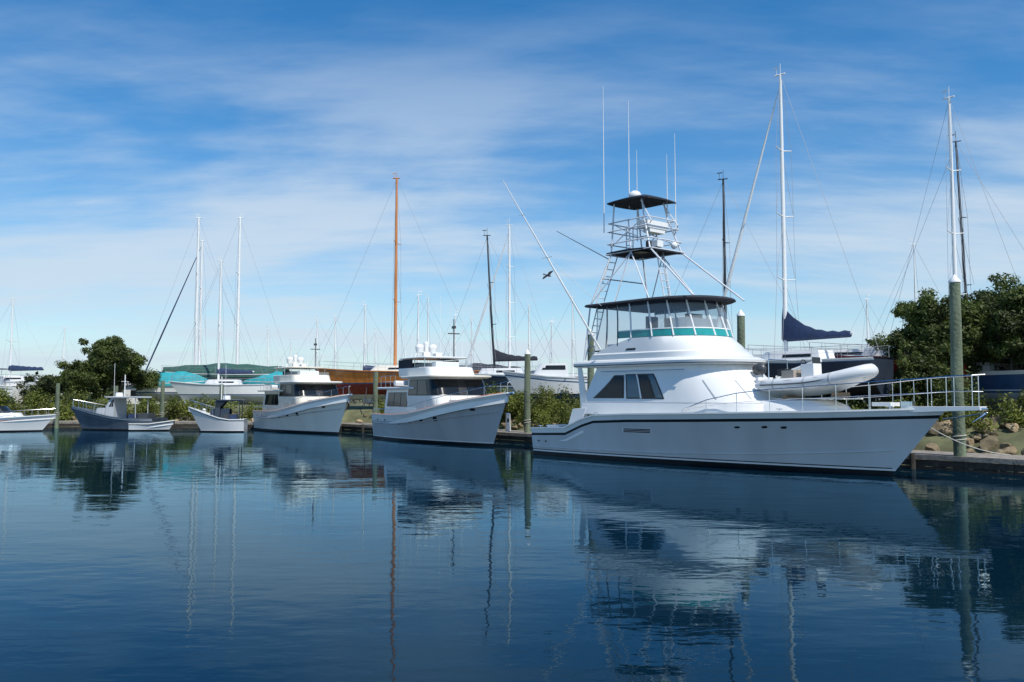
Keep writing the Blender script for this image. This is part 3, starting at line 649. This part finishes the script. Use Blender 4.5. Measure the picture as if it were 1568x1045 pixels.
# ================================================================ SMALL BOATS
def lobsterboat(name,loc,head,L=8.6,beam=2.9,hull='navy',cab='gelcoat',hs=1.0,mast=True):
    E=empty(name,loc,head); H=Hull(L,beam,[(0,.85),(.3,.85),(.5,.98),(.75,1.3),(1,1.7)],.9,pd=2.8,pw=1.8,drop=.3,side=hull,stripe=(.12,.07),stripemat='gelcoat' if hull!='hullwhite' else 'black',top=hull if hull!='hullwhite' else 'gelcoat',deck='hullgrey')
    b=B(); H.build(b); b.done('hull',E,angle=30)
    b=B(); b.m(cab); x0=L*.36; x1=L*.62; hw=beam*.33
    T=House([(.8,x1-.5,L*.84,hw*.8,1.4),(1.55,x1-.5,L*.80,hw*.75,1.3)],.7); T.build(b)
    C=House([(.6,x0+.9,x1+.2,hw,.3),(1.7,x0+.9,x1+.1,hw,.3),(2.55*hs,x0+.9,x1-.25,hw*.95,.3)],.4); C.build(b)
    R=House([(2.56*hs,x0-.9,x1+.1,hw*1.15,.3),(2.64*hs,x0-.9,x1+.15,hw*1.17,.3)],.4); R.build(b); 
    for sd in(-1,1): b.tube([(x0-.7,sd*hw,.7),(x0-.7,sd*hw,2.56*hs)],.03)
    b.m('glass')
    for sg in(0,1):
        f=(lambda u,z:C.pt(u,z)) if sg==0 else (lambda u,z:C.pt(4-u,z))
        for a,c in((.08,.5),(.56,.95),(1.1,1.9)): patch(b,f,a,c,a,c,1.68,2.42*hs,6,2,.012)
    b.m('engine'); b.box((1.0,0,.95),(.8,1.0,.5)); b.m('steel')
    for sd in(-1,1): rail(b,[H.edge(u,sd,.06,.02) for u in(.6,.7,.8,.9,.98)],.5,.014,False)
    b.m('mastwhite'); zt=2.65*hs
    if mast: b.tube([(x0+.6,0,zt),(x0+.6,0,zt+1.6)],.035); b.tube([(x0+.6,-.5,zt+1.1),(x0+.6,.5,zt+1.1)],.02); b.tube([(x1-.5,hw*.8,zt),(x1-.5,hw*.8,zt+2.4)],.012); b.tube([(x1-.5,0,zt),(x1-.5,0,zt+.3)],[.28,.24],n=12)
    b.m('varnish'); b.ell((x0-.2,-.6,.9),(.22,.22,.22)); b.m('bluecanvas'); b.box((x0-.3,.4,.95),(.5,.5,.4))
    b.done('cabin_and_gear',E); return E
lobsterboat('lobster_boat',(-25.4,61.5,0),176,5.8,2.7,'workgrey','hullgrey',.9)
lobsterboat('skiff_with_cabin',(-18.3,58.6,0),188,2.9,1.7,'hullwhite','navy',.82)
E=empty('rowing_skiff',(-26.9,60.4,0),0); H=Hull(2.6,1.3,[(0,.5),(.5,.5),(1,.72)],.4,drop=.28,side='hullwhite',stripe=(.1,.05),stripemat='teak',deck='teak'); b=B(); H.build(b); b.m('teak'); b.box((1.0,0,.42),(.25,1.05,.04)); b.box((1.9,0,.44),(.25,.8,.04)); b.done('hull_and_thwarts',E)
E=empty('motorboat',(-38.3,58.6,0),8); H=Hull(5.6,2.5,[(0,.85),(.5,.95),(1,1.15)],.9,pd=2.8,drop=.3,side='gelcoat',stripe=(.3,.2),stripemat='redhull'); b=B(); H.build(b); b.done('hull',E,angle=30)
b=B(); b.m('gelcoat'); C=House([(.7,1.8,4.6,.8,1.6),(1.25,2.0,4.2,.75,1.3)],.7); C.build(b); b.m('glass'); G=House([(1.25,2.2,3.7,.75,.8),(1.75,2.2,3.2,.68,.7)],.7); 
patch(b,lambda u,z:G.pt(u,z),.2,3.8,.2,3.8,1.27,1.75,24,2,.0)
b.m('bluecanvas'); b.box((1.5,0,2.25),(1.8,1.7,.06)); b.m('steel')
for sd in(-1,1):
    b.tube([(.7,sd*.9,.9),(.8,sd*.8,2.25)],.02); b.tube([(2.3,sd*.9,1.2),(2.3,sd*.8,2.25)],.02); rail(b,[H.edge(u,sd,.06,.02) for u in(.5,.65,.8,.92,.99)],.4,.013,False)
b.m('engine'); b.ell((-.3,0,.9),(.3,.22,.35)); b.box((-.3,0,.4),(.2,.15,.7)); b.m('skin_seat'); b.box((1.3,0,.95),(.5,1.2,.5)); b.done('cabin_and_gear',E)

# ================================================================ YARD SAILBOATS
def sailboat(mast,head,L,top,hull='gelcoat',mm='mastwhite',z=3.2,r=.09,spr=2,boom='bluecanvas',furl=None,cover=None,name='sailboat',lean=0,bottom='hullgrey',beam=None,bunch=.25):
    beam=beam or L*.3; hx,hy=math.cos(math.radians(head)),math.sin(math.radians(head)); mxx=.56*L
    E=empty(name,(mast[0]-hx*mxx,mast[1]-hy*mxx,z),head)
    H=Hull(L,beam,[(0,.95),(.4,.9),(.7,1.0),(1,1.25)],1.0,pd=2.4,pw=2.0,sterntap=.7,drop=.06,side=hull,top=hull if hull in('varnish','redhull') else 'gelcoat',bottom=bottom,boot='bluehull',stripe=(.14,.1),stripemat='bluehull' if hull!='bluehull' else 'gelcoat')
    b=B(); H.build(b); g=z-1.65
    b.m(bottom); b.loft([[(L*.38,-.12,-.6),(L*.38,.12,-.6),(L*.6,.12,-.6),(L*.6,-.12,-.6)],[(L*.40,-.08,-g+.15),(L*.40,.08,-g+.15),(L*.55,.08,-g+.15),(L*.55,-.08,-g+.15)]],True)
    b.loft([[(.4,-.04,-.5),(.4,.04,-.5),(.9,.04,-.5),(.9,-.04,-.5)],[(.45,-.03,-1.0),(.45,.03,-1.0),(.8,.03,-1.0),(.8,-.03,-1.0)]],True)
    b.m('dockwood'); b.box((L*.47,0,-g+.06),(L*.25,.4,.16))
    b.done('hull_and_keel',E,angle=30)
    b=B(); b.m('engine')
    for x in(L*.22,L*.72):
        for sd in(-1,1):
            yy=abs(H.pt(x/L,-.2,1)[1])*.95; b.tube([(x,sd*(yy+.55),-g),(x,sd*yy,-.25)],.035)
            b.tube([(x-.3,sd*(yy+.1),-g),(x,sd*(yy+.2),-g*.6)],.025); b.tube([(x+.3,sd*(yy+.1),-g),(x,sd*(yy+.2),-g*.6)],.025)
    b.done('boat_stands',E)
    b=B(); b.m('gelcoat' if hull!='varnish' else 'cream')
    C=House([(.7,L*.3,L*.74,beam*.3,1.5),(1.35,L*.32,L*.68,beam*.25,1.2)],.7); C.build(b)
    b.m('glass'); patch(b,lambda u,zz:C.pt(u,zz),.2,.95,.2,.95,1.08,1.22,8,1,.01); patch(b,lambda u,zz:C.pt(4-u,zz),.2,.95,.2,.95,1.08,1.22,8,1,.01)
    b.m('wire')
    for sd in(-1,1): rail(b,[H.edge(u,sd,.06,.02) for u in(.02,.15,.3,.45,.6,.75,.88,.97)],.55,.010,True)
    if cover:
        b.m(cover); rings=[]
        for i in range(13):
            u=.02+.94*i/12; e_=H.edge(u,1,-.04,.0); hgt=1.9-.5*abs(u-.5)*1.6+.06*math.sin(i*2.1); rings.append([(e_[0],-e_[1],e_[2]-.25),(e_[0],-e_[1]*.97,e_[2]+.1),(e_[0],-e_[1]*.4,hgt-.1),(e_[0],0,hgt+.12),(e_[0],e_[1]*.4,hgt-.1),(e_[0],e_[1]*.97,e_[2]+.1),(e_[0],e_[1],e_[2]-.25)])
        b.loft(rings,False,False,False)
    b.done('deck_gear',E)
    if top:
        b=B(); b.m(mm); h=top-z; lx=lean
        b.tube([(mxx,0,.9),(mxx+lx*.5,0,h*.5),(mxx+lx,0,h)],[r,r*.95,r*.65],n=10)
        b.tube([(mxx+lx-.25,0,h),(mxx+lx+.3,0,h+.02)],r*.35); b.tube([(mxx+lx,0,h),(mxx+lx,0,h+.55)],.012); b.tube([(mxx+lx+.2,0,h),(mxx+lx+.2,0,h+.35)],.01); b.box((mxx+lx+.2,0,h+.38),(.3,.02,.05))
        hts=[(.48,)] if spr==1 else [(.36,),(.66,)] if spr==2 else [(.28,),(.5,),(.73,)]
        sw=[]
        for (q,) in hts:
            zz_=.9+(h-.9)*q; w_=beam*.30*(1.15-q*.4); sw.append((zz_,w_)); xx=mxx+lx*q
            for sd in(-1,1): b.tube([(xx,0,zz_),(xx-.1,sd*w_,zz_+.1)],[.035,.022],n=6)
        b.m('wire'); wr=.009
        for sd in(-1,1):
            pp=[(mxx-.1,sd*beam*.46,.95)]+[(mxx-.1+lx*.5,sd*w_,zz_+.1) for zz_,w_ in sw]+[(mxx+lx,0,h-.1)]; b.tube(pp,wr,n=4)
            b.tube([(mxx-.5,sd*beam*.45,.95),(mxx+lx*.4,0,sw[0][0])],wr,n=4)
            for a in range(len(sw)-1): b.tube([(mxx-.1,sd*sw[a][1],sw[a][0]+.1),(mxx+lx,0,sw[a+1][0])],wr,n=4)
        b.tube([(mxx+lx,0,h),(.1,0,1.0)],wr,n=4)
        bow=(L+.75,0,1.3)
        if furl: b.m(furl); P=[Vector(bow),Vector((mxx+lx,0,h-.4))]; b.tube([P[0].lerp(P[1],t) for t in(0,.03,.3,.9,1)],[.02,.075,.085,.04,.01],n=8)
        else: b.tube([bow,(mxx+lx,0,h-.1)],wr,n=4)
        b.done('mast_and_rigging',E)
        if boom:
            b=B(); b.m('mastwhite' if mm!='varnish' else 'varnish'); bl=L*.40; b.tube([(mxx-.05,0,2.0),(mxx-bl,0,2.1)],.06,n=8)
            b.m(boom); n=12; rings=[]
            for i in range(n+1):
                t=i/n; x=mxx+.12-(bl+.0)*t; hh=.16+bunch*(1-t)**(3 if bunch>.5 else 1.5)+.03*math.sin(i*3); wq=.16*(1-.4*t)
                rings.append([(x,0,1.86+.05*t),(x,-wq,1.98),(x,-wq*.7,2.05+hh*.6),(x,0,2.05+hh),(x,wq*.7,2.05+hh*.6),(x,wq,1.98)])
            b.loft(rings,True); b.done('boom_and_sail_cover',E,angle=50)
    return E
sailboat(P2(1204,40),130,8.4,17.9,'navy',z=3.15,r=.105,spr=3,furl='mastwhite',boom='bluecanvas',bottom='antifoul',bunch=1.35)
sailboat(P2(1112,47),150,9.0,14.6,'navy',mm='mastblack',z=3.1,r=.085,spr=2,boom=None,bottom='antifoul')
sailboat(P2(1467,39.5),120,7.5,16.6,'bluehull',z=2.6,r=.10,spr=3,boom=None)
sailboat(P2(1487,43),140,9.5,15.6,'gelcoat',mm='mastblack',z=3.0,r=.07,spr=2,boom=None,lean=.35)
sailboat(P2(1405,62),170,8,13.6,'gelcoat',z=3.0,r=.06,spr=1,boom=None)
sailboat(P2(1352,39.8),135,6.4,None,'redhull',z=3.35,boom=None,name='stored_sailboat',bottom='redfoul')
sailboat(P2(1275,45),150,8.5,None,'gelcoat',z=3.5,boom=None,name='stored_sailboat',bottom='antifoul')
sailboat(P2(605,65),172,12.5,19.3,'varnish',mm='varnish',z=3.35,r=.13,spr=2,boom=None,bottom='redfoul')
sailboat(P2(758,60),165,8,13.9,'navy',mm='mastblack',z=3.0,r=.085,spr=2,boom='canvas',lean=.6,bunch=.6)
sailboat(P2(780,62),150,7.5,15.0,'gelcoat',z=2.6,r=.10,spr=3,furl='mastwhite',boom=None)
sailboat(P2(877,75),160,7,11.2,'gelcoat',z=2.9,r=.07,spr=1,boom=None)
sailboat(P2(299,85),183,11,20.4,'navy',z=2.8,r=.15,spr=2,boom='bluecanvas')
sailboat(P2(305,88),176,12,18.6,'navy',z=3.0,r=.14,spr=2,furl='bluecanvas',boom=None)
sailboat(P2(335,76),178,8,14.6,'gelcoat',z=2.5,r=.11,spr=1,boom='bluecanvas')
sailboat(P2(363,84),5,11,20.2,'gelcoat',z=2.6,r=.15,spr=2,boom='bluecanvas')
sailboat(P2(340,80),180,11.5,None,'greencanvas',z=3.5,cover='greencanvas',boom=None,name='covered_sailboat',beam=3.6)
sailboat(P2(275,79),2,6.5,None,'gelcoat',z=2.7,cover='tealcanvas',boom=None,name='covered_sailboat',beam=2.4)
sailboat(P2(405,79),175,6.5,None,'gelcoat',z=2.8,cover='tealcanvas',boom=None,name='covered_sailboat',beam=2.4)
sailboat(P2(735,72),172,6.5,None,'hullgrey',z=3.2,cover='canvas',boom=None,name='covered_sailboat',beam=2.6)
sailboat(P2(16,80),170,9,11.6,'gelcoat',z=2.9,r=.09,spr=1,boom='bluecanvas')
for px,Yd,top in((485,95,11),(513,98,11.5),(558,80,11),(640,82,12.2),(655,90,12.8),(697,95,11.5),(722,88,10.5),(97,120,12.0),(410,110,11),(445,105,9),(575,100,10),(810,85,11.5),(845,92,10.5),(1330,75,11)):
    sailboat(P2(px,Yd),random.choice([175,165,10,150]),7.5,top,random.choice(['gelcoat','bluehull','gelcoat']),z=2.9,r=.085,spr=1,boom=random.choice([None,'bluecanvas']))
def stored(px,Yd,head,L,z,hull='gelcoat',cover='bluecanvas'):
    x,y=P2(px,Yd); E=empty('stored_motorboat',(x,y,z),head); H=Hull(L,L*.33,[(0,1.0),(.5,1.15),(1,1.5)],1.0,pd=2.8,side=hull,drop=.1,bottom='bluehull',stripe=(.3,.22),stripemat='bluehull')
    b=B(); H.build(b); b.m('gelcoat'); C=House([(.9,L*.3,L*.85,L*.12,1.5),(1.9,L*.33,L*.7,L*.1,1.0)],.7); C.build(b); b.m('glass')
    for a in(0,1): patch(b,lambda u,zz:C.pt(u if a==0 else 4-u,zz),.1,1.9,.1,1.9,1.55,1.82,16,1,.012)
    if cover: b.m(cover); b.box((L*.35,0,2.6),(L*.3,L*.22,.08)); b.m('steel'); [b.tube([(L*xx,sd*L*.1,1.1),(L*xx,sd*L*.1,2.58)],.025) for xx in(.22,.48) for sd in(-1,1)]
    b.m('engine')
    for xx in(.2,.7):
        for sd in(-1,1): b.tube([(L*xx,sd*L*.2,-(z-1.6)),(L*xx,sd*L*.1,-.3)],.05)
    b.m('dockwood'); b.box((L*.45,0,-(z-1.6)+.35),(L*.5,.3,.7)); b.done('hull_and_cabin',E,angle=30)
stored(905,52,172,4.5,2.5,cover=None); stored(30,78,175,6,2.3); stored(-30,80,10,7,2.4,cover=None)
stored(520,78,170,7,2.7,'bluehull',None); stored(700,78,170,7,2.6); stored(835,66,170,4.5,2.6,cover=None); stored(150,88,175,7,2.6)
x,y=P2(228,84); E=empty('boatyard_shed',(x,y,1.6),5); b=B(); b.m('siding'); b.box((0,0,.95),(3.6,3,1.9)); b.m('roofing')
b.loft([[(-2,-1.75,1.85),(-2,0,2.75),(-2,1.75,1.85),(-2,1.6,1.8),(-2,0,2.62),(-2,-1.6,1.8)],[(2,-1.75,1.85),(2,0,2.75),(2,1.75,1.85),(2,1.6,1.8),(2,0,2.62),(2,-1.6,1.8)]],True); b.m('glass'); b.box((-.8,-1.51,1.1),(.7,.03,.6)); b.m('bluehull'); b.box((.8,-1.51,.85),(.8,.03,1.6)); b.done('walls_and_roof',E)
for (px,Yd) in((1290,33.5),(314,63),(778,47.5),(1350,31.3)):
    x,y=P2(px,Yd); E=empty('power_pedestal',(x,y,.5)); b=B(); b.m('mastwhite'); b.box((0,0,.45),(.22,.2,.9),.5,.85); b.ell((0,0,.92),(.13,.13,.1)); b.m('engine'); b.box((0,-.11,.6),(.12,.03,.2),.5); b.done('post',E)

# ================================================================ BIRD
E=empty('crow',(1.5,35,7.45),-40,(math.radians(40),math.radians(20))); E.scale=(.75,.75,.75); b=B(); b.m('featherblack')
b.tube([(-.24,0,-.01),(-.16,0,0),(-.06,0,0),(.06,0,.01),(.13,0,.02),(.18,0,.03),(.24,0,.02)],[.015,.04,.06,.055,.035,.032,.005],n=10)
b.add([(-.2,-.015,0),(-.2,.015,0),(-.36,.07,.0),(-.38,0,0),(-.36,-.07,0)],[(0,1,2,3,4)])
for sd in(-1,1):
    b.add([(.09,sd*.03,.02),(.12,sd*.2,.10),(.04,sd*.42,.06),(-.04,sd*.45,.05),(-.06,sd*.36,.06),(-.1,sd*.3,.07),(-.11,sd*.18,.07),(-.09,sd*.03,.02)],[tuple(range(8))])
b.done('body_and_wings',E)
